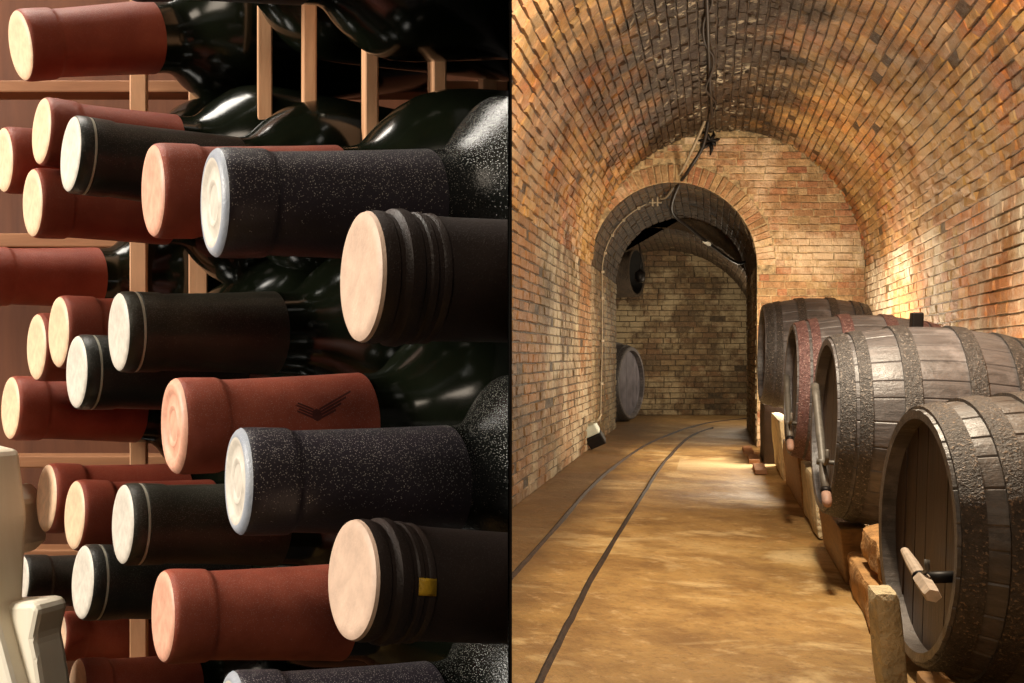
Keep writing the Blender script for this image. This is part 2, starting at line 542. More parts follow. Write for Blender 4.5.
# ------------------------------------------------------------------ brick material
def brick_mat(name, cols, mortar, pale=0.5, palecol=srgb(205, 190, 165), soot=None, bright=1.0, rough=0.75, pscale=0.7, ochre=None, dirt=.6):
    t = NT(name)
    att = t.n('ShaderNodeAttribute', attribute_name='tone')
    tone = att.outputs['Fac']
    n = len(cols)
    c = t.ramp(tone, [(i / (n - 1), tuple(x * bright for x in cc)) for i, cc in enumerate(cols)])
    # weathering inside every brick
    w = t.noise(9, 8, 0.7)
    c = t.mix(t.ramp(w, [(0.3, 0.65), (0.65, 0.0)]), c, tuple(x * 0.32 for x in cols[0]))
    grime = t.math('MULTIPLY', t.ramp(t.noise(.8, 9, 0.72), [(0.40, 1.0), (0.58, 0.0)]), dirt)
    c = t.mix(grime, c, srgb(62, 44, 26))
    fine = t.noise(45, 8, 0.75)
    c = t.mix(t.ramp(fine, [(0.55, 0.0), (0.75, 0.5)]), c, palecol)
    if ochre:
        oz = t.noise(0.55, 4, 0.6)
        c = t.mix(t.ramp(oz, [(0.44, 0.0), (0.60, 0.7)]), c, t.mix(tone, tuple(x * .75 for x in ochre), tuple(min(1, x * 1.25) for x in ochre)))
    # lime bloom patches
    pz = t.noise(pscale, 9, 0.72)
    pm = t.math('MULTIPLY', t.ramp(pz, [(0.49, 0.0), (0.60, 1.0)]), pale)
    c = t.mix(pm, c, palecol)
    if soot:
        u0, hw, amount = soot
        geo = t.n('ShaderNodeSeparateXYZ')
        t.l(t.tc.outputs['Object'], geo.inputs[0])
        u = t.math('SUBTRACT', geo.outputs['X'], t.math('MULTIPLY', geo.outputs['Y'], K))
        du = t.math('ABSOLUTE', t.math('SUBTRACT', u, u0))
        wob = t.math('MULTIPLY', t.noise(1.6, 6, 0.7), hw * 1.4)
        k = t.math('DIVIDE', t.math('SUBTRACT', t.math('ADD', du, wob), hw * 0.75), hw)
        sm = t.math('MULTIPLY', t.ramp(k, [(0.22, 1.0), (0.62, 0.0)]), amount)
        c = t.mix(sm, c, srgb(36, 23, 8))
        sp = t.math('MULTIPLY', t.ramp(t.noise(13, 4, 0.6), [(0.57, 0.0), (0.60, 0.85)]), t.math('MULTIPLY', t.ramp(t.noise(1.3, 4), [(0.45, 0.0), (0.6, 1.0)]), t.ramp(du, [(0.35, 1.0), (1.0, 0.0)])))  # wet sparkles painted as pale specks around the crown
        c = t.mix(sp, c, srgb(205, 195, 170))
    # joints
    isb = t.math('GREATER_THAN', tone, 0.0)
    mcol = t.mix(t.ramp(t.noise(14, 6), [(0.35, 0.0), (0.65, 1.0)]), tuple(x * 0.35 for x in mortar), mortar)
    c = t.mix(isb, mcol, c)
    h = t.math('ADD', t.noise(38, 8, 0.7), t.math('MULTIPLY', t.noise(12, 4), 1.5))
    t.bump(h, 0.9, 0.02)
    return t.out(c, t.ramp(t.noise(20, 4), [(0.3, rough - .2), (0.7, rough + .1)]), 0.0, 0.4)


OR = [srgb(112, 68, 28), srgb(194, 112, 48), srgb(156, 100, 44), srgb(214, 138, 62), srgb(188, 140, 64), srgb(168, 84, 38), srgb(212, 156, 78)]
M_vault = brick_mat('vault_brick', OR, srgb(78, 54, 28), 0.28, soot=(UC - .26, 1.9, 0.97), rough=0.45, dirt=.6, ochre=srgb(182, 146, 88))
YE = [srgb(168, 130, 78), srgb(196, 156, 98), srgb(176, 120, 78), srgb(206, 176, 122), srgb(182, 150, 104), srgb(192, 136, 92), srgb(212, 186, 138)]
M_wallR = brick_mat('right_wall_brick', YE, srgb(130, 106, 70), 0.75, srgb(222, 210, 186), dirt=.55, ochre=srgb(188, 118, 66))
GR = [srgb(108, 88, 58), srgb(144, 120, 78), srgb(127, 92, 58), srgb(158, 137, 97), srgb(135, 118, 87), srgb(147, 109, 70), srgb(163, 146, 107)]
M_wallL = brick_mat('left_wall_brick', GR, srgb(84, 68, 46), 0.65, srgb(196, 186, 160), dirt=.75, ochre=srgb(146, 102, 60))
EN = [srgb(170, 128, 86), srgb(194, 150, 104), srgb(182, 122, 88), srgb(205, 170, 122), srgb(190, 160, 114), srgb(194, 136, 98), srgb(215, 188, 142)]
M_end = brick_mat('end_wall_brick', EN, srgb(206, 180, 136), 0.85, srgb(232, 208, 174), pscale=.9, dirt=.2)
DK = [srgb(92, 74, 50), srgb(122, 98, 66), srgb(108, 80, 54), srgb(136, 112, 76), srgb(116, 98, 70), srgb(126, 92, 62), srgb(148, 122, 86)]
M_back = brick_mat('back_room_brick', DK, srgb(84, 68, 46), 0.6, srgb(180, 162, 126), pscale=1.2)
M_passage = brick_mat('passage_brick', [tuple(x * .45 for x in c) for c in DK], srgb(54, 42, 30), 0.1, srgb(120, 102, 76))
M_jamb = brick_mat('jamb_brick', GR, srgb(120, 100, 74), 0.5, srgb(196, 182, 152))


# ------------------------------------------------------------------ brick mesh builder
class Bricks:
    def __init__(s):
        s.bm = bmesh.new()
        s.lay = s.bm.faces.layers.float.new('tone')

    def sheet(s, f, s0, s1, ns, t0, t1, nt):
        g = [[s.bm.verts.new(f(s0 + (s1 - s0) * i / ns, t0 + (t1 - t0) * j / nt, 0)) for j in range(nt + 1)] for i in range(ns + 1)]
        for i in range(ns):
            for j in range(nt):
                fc = s.bm.faces.new((g[i][j], g[i + 1][j], g[i + 1][j + 1], g[i][j + 1]))
                fc[s.lay] = -1.0

    def brick(s, f, a0, a1, b0, b1, sa, sb, relief=.012):
        """a: along the course, b: across; sa, sb: parameter per metre"""
        g = .004
        r = relief * random.uniform(.5, 1.35)
        j = lambda: random.uniform(-.006, .006)
        if random.random() < .018:
            return
        ins = .007
        a0 += (g + j()) * sa; a1 -= (g + j()) * sa
        b0 += (g + j() * .6) * sb; b1 -= (g + j() * .6) * sb
        if a1 - a0 < .02 * sa:
            return
        base = [(a0, b0), (a1, b0), (a1, b1), (a0, b1)]
        ia, ib = ins * sa, ins * sb
        top = [(a0 + ia, b0 + ib), (a1 - ia, b0 + ib), (a1 - ia, b1 - ib), (a0 + ia, b1 - ib)]
        vb = [s.bm.verts.new(f(x, y, -.002)) for x, y in base]
        vt = [s.bm.verts.new(f(x + j() * sa, y + j() * .7 * sb, r + j() * relief * 95)) for x, y in top]
        tone = random.uniform(.02, 1.0)
        fs = [s.bm.faces.new(vt)] + [s.bm.faces.new((vb[k], vb[(k + 1) % 4], vt[(k + 1) % 4], vt[k])) for k in range(4)]
        for q in fs:
            q[s.lay] = tone

    def rows(s, f, a0, a1, b0, b1, sa=1.0, sb=1.0, bl=.26, bh=.088, relief=.012, span=None):
        n = max(1, round((b1 - b0) / (bh * sb)))
        hb = (b1 - b0) / n
        for i in range(n):
            y0, y1 = b0 + i * hb, b0 + (i + 1) * hb
            ivs = [(a0, a1)] if span is None else span(y0, y1)
            off = random.uniform(0, 1) * bl * sa
            for lo, hi in ivs:
                x = lo - off
                while x < hi:
                    L = bl * sa * random.choice((1, 1, 1, .5, .92, 1.06))
                    x0, x1 = max(x, lo), min(x + L, hi)
                    if x1 - x0 > .03 * sa:
                        s.brick(f, x0, x1, y0, y1, sa, sb, relief)
                    x += L

    def done(s, name, mat):
        return struct(link(name, s.bm, mat, None, smooth=False, recalc=False))


rt = Vector((1, -K, 0)).normalized()     # unit normal of a wall running along the cellar, pointing right
# walls running along the cellar
def side_wall(u, sgn):
    return lambda a, b, h: uv(u, a, b) + rt * (h * sgn)
SA = 1 / math.sqrt(1 + K * K)

w = Bricks(); f = side_wall(UL, 1)
w.sheet(f, VK - .02, V1, 2, 0, ZS, 2)
w.rows(f, VK - .02, V1, 0, ZS, SA, 1)
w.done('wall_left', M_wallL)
w = Bricks(); f = side_wall(UR, -1)
w.sheet(f, -1, V1, 2, 0, ZS, 2)
w.rows(f, -1, V1, 0, ZS, SA, 1)
w.done('wall_right', M_wallR)
# vault
def vault_f(uc, r, zs):
    def f(a, b, h):      # a along v, b angle from the right springing
        p = uv(uc + (r) * math.cos(b), a, zs + r * math.sin(b))
        n = (rt * (-math.cos(b)) + Vector((0, 0, -math.sin(b)))).normalized()
        return p + n * h
    return f
f = vault_f(UC, RV, ZS)
w = Bricks()
w.sheet(f, -1, V1, 4, 0, PI, 64)
w.rows(f, -1, V1, 0, PI, SA, 1 / RV, .25, .088, .020)
w.done('ceiling', M_vault)


# end wall with the arched opening
def arch_face(v, outer, inner, ring, name, mat, thick_dir=-1, do_bricks=True):
    """outer=(uc,r,zs), inner=(ua,ra,za): both start from the floor; left edges may coincide"""
    f = lambda a, b, h: uv(a, v, b) + Vector((0, -1, 0)) * h
    w = Bricks()
    N = 48
    uc, r, zs = outer
    ua, ra, za = inner
    pts = [(ua + ra, 0)] + [(ua + ra * math.cos(PI * i / N), za + ra * math.sin(PI * i / N)) for i in range(N)]
    pts += [(ua - ra + .001, za)]
    pts2 = [(uc + r * math.cos(PI * i / N), zs + r * math.sin(PI * i / N)) for i in range(N, -1, -1)]
    if abs((ua - ra) - (uc - r)) > .05:
        pts += [(ua - ra, 0), (uc - r, 0)]
    else:
        pts2 = pts2[1:]
    pts = pts + pts2 + [(uc + r, 0)]
    fc = w.bm.faces.new([w.bm.verts.new(f(a, b, 0)) for a, b in pts])
    fc[w.lay] = -1.0
    bmesh.ops.triangulate(w.bm, faces=[fc], ngon_method='EAR_CLIP')

    def span(b0, b1):
        if b1 <= zs:
            lo, hi = uc - r, uc + r
        else:
            q = r * r - (b1 - zs) ** 2
            if q <= 0:
                return []
            lo, hi = uc - math.sqrt(q), uc + math.sqrt(q)
        rr = ra + ring
        if b0 <= za:
            h0, h1 = ua - rr, ua + (rr if b1 > za - .05 else ra)
        else:
            q = rr * rr - (b0 - za) ** 2
            if q <= 0:
                return [(lo, hi)]
            h0, h1 = ua - math.sqrt(q), ua + math.sqrt(q)
        out = []
        if h0 > lo + .03:
            out.append((lo, min(h0, hi)))
        if h1 < hi - .03:
            out.append((max(h1, lo), hi))
        return out
    if do_bricks:
        w.rows(f, 0, 0, 0, zs + r, 1, 1, .27, .095, .012, span)
        # voussoirs of the arch ring
        n = round(PI * ra / .078)
        for i in range(n):
            t0, t1 = PI * i / n, PI * (i + 1) / n
            fr = lambda a, b, h: uv(ua + a * math.cos(b), v, za + a * math.sin(b)) + Vector((0, -1, 0)) * h
            R1 = ra + ring
            mid = (t0 + t1) / 2
            cxp, czp = ua + R1 * math.cos(mid), za + R1 * math.sin(mid)
            while R1 > ra + .06 and ((cxp - uc) ** 2 + max(0, czp - zs) ** 2 > (r - .02) ** 2):
                R1 -= .02
                cxp, czp = ua + R1 * math.cos(mid), za + R1 * math.sin(mid)
            if R1 > ra + .06:
                w.brick(fr, ra, R1, t0, t1, 1, 1 / ra, .014)
    return w.done(name, mat)


arch_face(V1, (UC, RV, ZS), (UA, RA, ZA), .24, 'wall_end', M_end)
# the passage: side walls and soffit
w = Bricks(); f = side_wall(UL, 1)
w.sheet(f, V1, V2, 2, 0, ZA, 2)
w.rows(f, V1, V2, 0, ZA, SA, 1)
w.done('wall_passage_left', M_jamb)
w = Bricks(); f = side_wall(UJ, -1)
w.sheet(f, V1, V2, 2, 0, ZA, 2)
w.rows(f, V1, V2, 0, ZA, SA, 1)
w.done('wall_passage_right', M_jamb)
f = vault_f(UA, RA, ZA)
w = Bricks()
w.sheet(f, V1, V2, 2, 0, PI, 40)
w.rows(f, V1, V2, 0, PI, SA, 1 / RA, .30, .11, .012)
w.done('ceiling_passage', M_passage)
# back room
UB, RB, ZB = (665 - CX) / F * V3 - K * V3, 95 / F * V3, EYE + 10 / F * V3
f = vault_f(UB, RB, ZB)
w = Bricks()
w.sheet(f, V2, V3, 2, 0, PI, 40)
w.rows(f, V2, V3, 0, PI, SA, 1 / RB, .30, .11, .012)
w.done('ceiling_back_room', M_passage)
for u, sg, nm in ((UB - RB, 1, 'wall_back_room_left'), (UB + RB, -1, 'wall_back_room_right')):
    w = Bricks(); f = side_wall(u, sg)
    w.sheet(f, V2, V3, 2, 0, ZB, 2)
    w.rows(f, V2, V3, 0, ZB, SA, 1)
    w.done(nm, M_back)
w = Bricks()
f = lambda a, b, h: uv(a, V3, b) + Vector((0, -1, 0)) * h
w.sheet(f, UB - RB - .2, UB + RB + .2, 2, 0, ZB + RB + .2, 2)
def bspan(b0, b1):
    if b1 <= ZB:
        return [(UB - RB, UB + RB)]
    q = RB * RB - (b0 - ZB) ** 2
    return [(UB - math.sqrt(q), UB + math.sqrt(q))] if q > .01 else []
w.rows(f, 0, 0, 0, ZB + RB, 1, 1, .30, .11, .014, bspan)
w.done('wall_back', M_back)
# filling above the passage's far arch, down to the lower room vault
w = Bricks()
f = lambda a, b, h: uv(a, V2 + .01, b) + Vector((0, -1, 0)) * h
N = 40
rim = []
for i in range(N + 1):
    t = PI * (0.12 + 0.76 * i / N)
    a = UB + RB * math.cos(t)
    rim.append((a, ZB + RB * math.sin(t)))
pts = rim + [(rim[-1][0], 4.2), (rim[0][0], 4.2)]
fc = w.bm.faces.new([w.bm.verts.new(f(a, b, 0)) for a, b in pts])
fc[w.lay] = .4
bmesh.ops.triangulate(w.bm, faces=[fc], ngon_method='EAR_CLIP')
w.done('wall_over_arch', M_passage)

# floor
t = NT('earth_floor')
big = t.noise(0.55, 7, 0.62)
c = t.ramp(big, [(0.30, srgb(118, 90, 50)), (0.45, srgb(150, 117, 68)), (0.58, srgb(172, 136, 80)), (0.72, srgb(198, 166, 112))])
c = t.mix(t.ramp(t.noise(2.2, 8, 0.7), [(0.38, 0.75), (0.55, 0.0)]), c, srgb(124, 90, 48))
vm = t.mapped((.9, 1.5, 1))
c = t.mix(t.ramp(t.noise(1.0, 7, 0.65, vm, .6), [(0.53, 0.0), (0.64, 0.7)]), c, srgb(222, 194, 142))
c = t.mix(t.ramp(t.noise(24, 8, 0.75), [(0.52, 0.0), (0.7, 0.6)]), c, srgb(96, 66, 36))
c = t.mix(t.ramp(t.noise(7, 8, 0.75), [(0.55, 0.0), (0.7, 0.5)]), c, srgb(222, 190, 140))
geo = t.n('ShaderNodeSeparateXYZ'); t.l(t.tc.outputs['Object'], geo.inputs[0])
uu = t.math('SUBTRACT', geo.outputs['X'], t.math('MULTIPLY', geo.outputs['Y'], K))
vv = geo.outputs['Y']
# darker strip by the left wall, pale screed band across, darker far room
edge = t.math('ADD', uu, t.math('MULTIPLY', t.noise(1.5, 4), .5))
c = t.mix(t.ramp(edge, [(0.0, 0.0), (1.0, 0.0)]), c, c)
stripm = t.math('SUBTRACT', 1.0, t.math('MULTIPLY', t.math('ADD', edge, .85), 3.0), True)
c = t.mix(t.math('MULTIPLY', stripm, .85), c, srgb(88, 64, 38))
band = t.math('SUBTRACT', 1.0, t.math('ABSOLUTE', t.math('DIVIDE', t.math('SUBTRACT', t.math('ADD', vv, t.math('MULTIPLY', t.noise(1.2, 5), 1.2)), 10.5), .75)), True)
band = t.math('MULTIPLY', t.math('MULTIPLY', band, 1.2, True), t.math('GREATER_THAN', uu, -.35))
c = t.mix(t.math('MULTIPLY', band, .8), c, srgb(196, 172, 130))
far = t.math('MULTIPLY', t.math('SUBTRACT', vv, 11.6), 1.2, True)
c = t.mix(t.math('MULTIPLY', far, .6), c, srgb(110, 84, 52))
hh = t.math('ADD', t.noise(6, 8, 0.65), t.math('MULTIPLY', t.noise(50, 6), .25))
t.bump(hh, 0.6, 0.03)
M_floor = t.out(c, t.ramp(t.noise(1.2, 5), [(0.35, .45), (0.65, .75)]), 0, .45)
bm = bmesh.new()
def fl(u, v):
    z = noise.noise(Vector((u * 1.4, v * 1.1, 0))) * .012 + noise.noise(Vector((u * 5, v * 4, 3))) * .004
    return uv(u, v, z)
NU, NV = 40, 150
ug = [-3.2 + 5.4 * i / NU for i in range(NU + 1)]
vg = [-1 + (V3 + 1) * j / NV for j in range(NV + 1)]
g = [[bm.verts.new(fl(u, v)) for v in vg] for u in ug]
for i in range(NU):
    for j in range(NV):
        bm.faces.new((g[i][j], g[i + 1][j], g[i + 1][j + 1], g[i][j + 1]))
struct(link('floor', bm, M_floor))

# partition between the bottle nook and the cellar (right face in line with the camera)
bm = bmesh.new()
def ztop(u):
    q = RV * RV - (u - UC) ** 2
    return ZS + (math.sqrt(q) if q > 0 else 0)
n = 40
kR = (512 - CX) / F
kL = (509.6 - CX) / F
cols = []
for i in range(n + 1):
    y = .165 + (VK - .165) * (i / n) ** 1.3
    u = (kR - K) * y
    zt = ztop(u) + .01
    cols.append([bm.verts.new((k * y, y, z)) for k in (kR, kL) for z in (0, zt)])
for A, Bc in zip(cols, cols[1:]):
    bm.faces.new((A[0], A[1], Bc[1], Bc[0]))
    bm.faces.new((A[2], Bc[2], Bc[3], A[3]))
    bm.faces.new((A[1], A[3], Bc[3], Bc[1]))
bm.faces.new((cols[0][0], cols[0][2], cols[0][3], cols[0][1]))
struct(link('wall_partition', bm, M_board, smooth=False))
# plastered wall closing the bottle nook behind the rack
bm = bmesh.new()
box(bm, (-1.5, .80, 0), ((507 - CX) / F * .80, .86, 3.2))
struct(link('wall_nook', bm, M_panel, smooth=False))

# ------------------------------------------------------------------ barrels
def stave_mat(name, c1, c2, c3):
    t = NT(name)
    att = t.n('ShaderNodeAttribute', attribute_name='tone')
    v = t.mapped((2.0, 26, 26))
    nz = t.noise(1.0, 8, 0.7, v, .6)
    c = t.mix(t.ramp(nz, [(0.3, 0.0), (0.72, 1.0)]), c1, c2)
    c = t.mix(t.math('MULTIPLY', att.outputs['Fac'], .28), c, c3)
    c = t.mix(t.ramp(t.noise(3.5, 8, 0.75), [(0.52, 0.0), (0.72, 0.55)]), c, tuple(min(1, x * 2.2) for x in c2))
    t.bump(t.math('ADD', nz, t.math('MULTIPLY', t.noise(70, 5), .5)), 0.5, 0.008)
    return t.out(c, t.ramp(t.noise(7, 4), [(0.3, .30), (0.7, .52)]), 0, .55)


M_stave = stave_mat('old_grey_staves', srgb(66, 62, 61), srgb(118, 112, 112), srgb(54, 50, 49))
M_stave2 = stave_mat('brown_grey_staves', srgb(54, 47, 42), srgb(104, 93, 85), srgb(46, 40, 36))
M_head = wood_mat('dark_barrel_head', srgb(40, 28, 19), srgb(76, 54, 36), (6, 26, 3), .5, .5, .004)


def hoop_mat(name, c1, c2, c3):
    t = NT(name)
    nz = t.noise(30, 7, .75)
    c = t.mix(t.ramp(nz, [(0.35, 0.0), (0.65, 1.0)]), c1, c2)
    sp = t.ramp(t.noise(95, 3, .6), [(0.58, 0.0), (0.65, .8)])
    c = t.mix(sp, c, c3)
    t.bump(t.math('ADD', t.noise(95, 3, .6), nz), .8, 0.008)
    return t.out(c, .45, .2, .5)


M_hoop = hoop_mat('rusted_grey_hoop', srgb(50, 47, 46), srgb(82, 78, 76), srgb(150, 140, 132))
M_hoop2 = hoop_mat('rusted_purple_hoop', srgb(88, 60, 58), srgb(132, 98, 96), srgb(186, 158, 152))
M_hoop3 = hoop_mat('rusted_brown_hoop', srgb(44, 38, 34), srgb(76, 66, 58), srgb(140, 118, 96))
M_rod = plain('grey_tap_rod', srgb(96, 90, 82), .5, .1, nscale=20, var=.3)
M_peg = plain('pale_tap_wood', srgb(190, 170, 150), .6, nscale=20, var=.25)
M_pinkpeg = plain('pinkish_plug', srgb(160, 126, 110), .6, nscale=20)
M_iron = plain('black_iron', srgb(32, 28, 26), .5, .6, nscale=30)


def barrel(px, py, H, d, wpx, L, tilt, label, ms, mh, mhead=M_head, hoops=None, belly=1.16, group='old barrels lying along the right wall', flip=1, roll=0.0, hoops_n=6):
    D = H / F * d
    P = at(px, py, d)
    o_ = px - CX
    ph = math.atan2(o_, F) + (-1 if flip > 0 else 1) * math.asin(wpx / (H / F) / math.hypot(o_, F))
    ax = Vector((math.cos(ph), -math.sin(ph), 0)) * flip
    ti = math.radians(tilt)
    ax = (ax * math.cos(ti) + Vector((0, 0, -math.sin(ti)))).normalized()
    yv = Vector((0, 0, 1)).cross(ax).normalized()
    zv = ax.cross(yv)
    M = Matrix(((ax.x, yv.x, zv.x, P.x), (ax.y, yv.y, zv.y, P.y), (ax.z, yv.z, zv.z, P.z), (0, 0, 0, 1)))
    root = empty('barrel', M, label, 'barrel', group)
    R = D / 2
    L = L * D
    prof = lambda x: R * (1 + (belly - 1) * (1 - (2 * x / L - 1) ** 2))
    # body of staves
    bm = bmesh.new()
    lay = bm.faces.layers.float.new('tone')
    NS = 30
    rnd = random.Random(px)
    angs, tones = [], []
    ws = [rnd.uniform(.75, 1.25) for _ in range(NS)]
    tot = sum(ws)
    a = 0
    for q in ws:
        w_ = q / tot * 2 * PI
        angs.append((a, a + w_))
        a += w_
        tones.append(rnd.random())
    NX = 22
    seg = []
    for (a0, a1) in angs:
        gp = .006 / R
        seg += [(a0, 0.992), (a0 + gp, 1.0), ((a0 + a1) / 2, 1.004), (a1 - gp, 1.0)]
    n = len(seg)
    rings = []
    for i in range(NX + 1):
        x = L * i / NX
        rings.append([bm.verts.new((x, prof(x) * k * math.cos(t_), prof(x) * k * math.sin(t_))) for t_, k in seg])
    for A, Bq in zip(rings, rings[1:]):
        for i in range(n):
            fc = bm.faces.new((A[i], A[(i + 1) % n], Bq[(i + 1) % n], Bq[i]))
            fc[lay] = tones[i // 4]
    # chime: thickness and inner wall at both ends
    for ring, x, sgn in ((rings[0], 0, 1), (rings[-1], L, -1)):
        inn = [bm.verts.new((x + sgn * .002, R * .93 * math.cos(t_), R * .93 * math.sin(t_))) for t_, k in seg]
        dep = [bm.verts.new((x + sgn * .075 * D, R * .93 * math.cos(t_), R * .93 * math.sin(t_))) for t_, k in seg]
        for i in range(n):
            j = (i + 1) % n
            for q in ((ring[i], inn[i], inn[j], ring[j]), (inn[i], dep[i], dep[j], inn[j])):
                fc = bm.faces.new(q)
                fc[lay] = tones[i // 4]
    sharp(link('staves', bm, ms, root), 28)
    # heads
    for x, sg in ((.06 * D, 1), (L - .06 * D, -1)):
        bm = bmesh.new()
        npl = 7
        rr = R * .929
        for k in range(npl):
            y0, y1 = -rr + 2 * rr * k / npl + .004, -rr + 2 * rr * (k + 1) / npl - .004
            pts = []
            m = 8
            for i in range(m + 1):
                y = y0 + (y1 - y0) * i / m
                pts.append((y, math.sqrt(max(0, rr * rr - y * y))))
            for i in range(m, -1, -1):
                y = y0 + (y1 - y0) * i / m
                pts.append((y, -math.sqrt(max(0, rr * rr - y * y))))
            xx = x - sg * rnd.uniform(0, .006)
            try:
                A = [bm.verts.new((xx, y, z)) for y, z in pts]
                Bv = [bm.verts.new((xx + sg * .03, y, z)) for y, z in pts]
                bm.faces.new(A)
                bm.faces.new(Bv[::-1])
                for i in range(len(pts)):
                    j = (i + 1) % len(pts)
                    bm.faces.new((A[i], Bv[i], Bv[j], A[j]))
            except ValueError:
                pass
        bmesh.ops.remove_doubles(bm, verts=bm.verts[:], dist=1e-5)
        link('head', bm, mhead, root, smooth=False)
    # hoops
    hp = hoops or ((.012, .085), (.105, .165), (.31, .39), (.61, .69), (.835, .895), (.915, .988))
    for h0, h1 in hp:
        bm = bmesh.new()
        pr = []
        for i in range(5):
            x = L * (h0 + (h1 - h0) * i / 4)
            pr.append((x, prof(x) * 1.005 + .010))
        pr = [(L * h0, prof(L * h0) * .99)] + pr + [(L * h1, prof(L * h1) * .99)]
        lathe(bm, pr, 96, wob=lambda x, a, q=rnd.random() * 9: 1 + .004 * noise.noise(Vector((math.cos(a) * 5, math.sin(a) * 5, q))))
        sharp(link('hoop', bm, mh, root), 40)
    return root, M, D, L, R


b1 = barrel(913, 533.5, 247, 3.34, 77, .92, 1.5, 'nearest dark barrel with a pale wooden tap, lowest at the right edge', M_stave2, M_hoop3, hoops=((.012, .085), (.15, .22), (.31, .39), (.61, .69), (.78, .85), (.915, .988)))
b2 = barrel(823, 424, 170, 4.87, 26, .92, 2.0, 'large grey barrel with speckled rusty hoops, second from the camera', M_stave, M_hoop)
b3 = barrel(790, 389, 128, 6.47, 13, .92, 1.5, 'barrel with purplish rusty hoops, squeezed between two grey barrels', M_stave, M_hoop2)
b4 = barrel(761, 354, 95, 8.7, 8, .92, 1.0, 'farthest grey barrel of the row, beside the arch jamb', M_stave, M_hoop)
b0 = barrel(632, 383, 70, 16.2, 26, .6, 0, 'bluish grey barrel standing alone in the far room behind the arch', M_stave, M_hoop, mhead=plain('bluish_grey_head', srgb(96, 92, 98), .5, nscale=5, var=.35), group=None, flip=-1)


def place(p, root, mat, name, bm, smooth=True):
    return link(name, bm, mat, p, smooth=smooth)


def local(M, p):
    return M.inverted() @ Vector(p)


# bung on the second barrel
root, M, D, L, R = b2
inv = M.inverted()
bm = bmesh.new()
top = R * 1.16
box(bm, (L * .435, -.035, top - .02), (L * .435 + .05, .035, top + .075))
bev(bm, .008)
link('bung', bm, M_iron, root, smooth=False)
# tap rod down the face of the second and third barrel
def rod(bb, px0, px1, py0, py1, knob=True):
    root, M, D, L, R = bb
    off = -.035
    def onhead(px, py, x):
        # point of the head's plane (local x) seen at the pixel
        dirv = M.to_3x3().inverted() @ (at(px, py, 1.0) - CAM0)
        o = M.inverted() @ CAM0
        tt = (x - o.x) / dirv.x
        return o + dirv * tt
    a, b = onhead(px0, py0, off), onhead(px1, py1, off)
    wd = .022 * D / 1.1
    bm = bmesh.new()
    q = [a.lerp(b, i / 8) for i in range(9)]
    tube(bm, q, [wd * (1 + .08 * math.sin(i * 2.1)) for i in range(9)], 12)
    tap = link('tap', bm, M_rod, root)
    bm = bmesh.new()
    dv = (b - a).normalized()
    tube(bm, [b - dv * .01, b + dv * .06, b + dv * .085], [wd * 1.12, wd * 1.2, wd * .8], 12)
    link('plug', bm, M_pinkpeg, tap)
    bm = bmesh.new()
    tube(bm, [b - dv * .02, b + dv * .005], wd * 1.3, 12)
    link('ring', bm, M_iron, tap)
    c = a.lerp(b, .74)
    bm = bmesh.new()
    tube(bm, spline([c + Vector((.0, wd, 0)), c + Vector((-.0, -.09, .0)), c + Vector((0, -.13, .03)), c + Vector((0, -.12, .075))], 5), wd * .5, 8)
    tube(bm, [c + Vector((-.005, wd * .3, -wd * .8)), c + Vector((-.005, wd * .3, wd * .8))], wd * 1.25, 12)
    # short branch into the head
    tube(bm, [c, c + Vector((.11, 0, 0))], wd * .7, 10)
    link('handle', bm, M_rod, tap)


rod(b2, 815, 826, 385, 492)
rod(b3, 786.5, 790, 376, 440)
# wooden tap of the nearest barrel
root, M, D, L, R = b1
def onhead(px, py, x):
    dirv = M.to_3x3().inverted() @ (at(px, py, 1.0) - CAM0)
    o = M.inverted() @ CAM0
    return o + dirv * ((x - o.x) / dirv.x)
a = onhead(905, 551, -.02); b = onhead(921, 578, -.05); c = onhead(933, 596, -.07)
bm = bmesh.new()
tube(bm, [a, a.lerp(b, .5), b], [.014, .02, .021], 12)
tube(bm, [b, b.lerp(c, .15), c.lerp(b, .05), c], [.022, .027, .025, .022], 6)
tp = link('tap', bm, M_peg, root, smooth=False)
bm = bmesh.new()
dv = (c - a).normalized()
tube(bm, [b - dv * .006, b + dv * .006], .026, 14)
link('ring', bm, M_iron, tp)
bm = bmesh.new()
tube(bm, [b + Vector((0, 0, 0)), b + Vector((.12, 0, .02))], .02, 12)
link('stem', bm, M_iron, tp)
bm = bmesh.new()
tube(bm, [b + Vector((0, -.0, .0)), b + Vector((.0, -.06, .045)), b + Vector((0, -.055, .075))], .008, 8)
link('key', bm, M_rod, tp)

# ------------------------------------------------------------------ supports below the barrels
M_stone = plain('pale_rough_stone', srgb(206, 188, 150), .8, nscale=9, var=.3, bump=.9, bdist=.03)
M_stone2 = plain('ochre_rough_stone', srgb(176, 132, 80), .8, nscale=7, var=.4, bump=.9, bdist=.03)
M_beam = wood_mat('orange_brown_timber', srgb(112, 78, 38), srgb(156, 112, 58), (8, 8, 30))


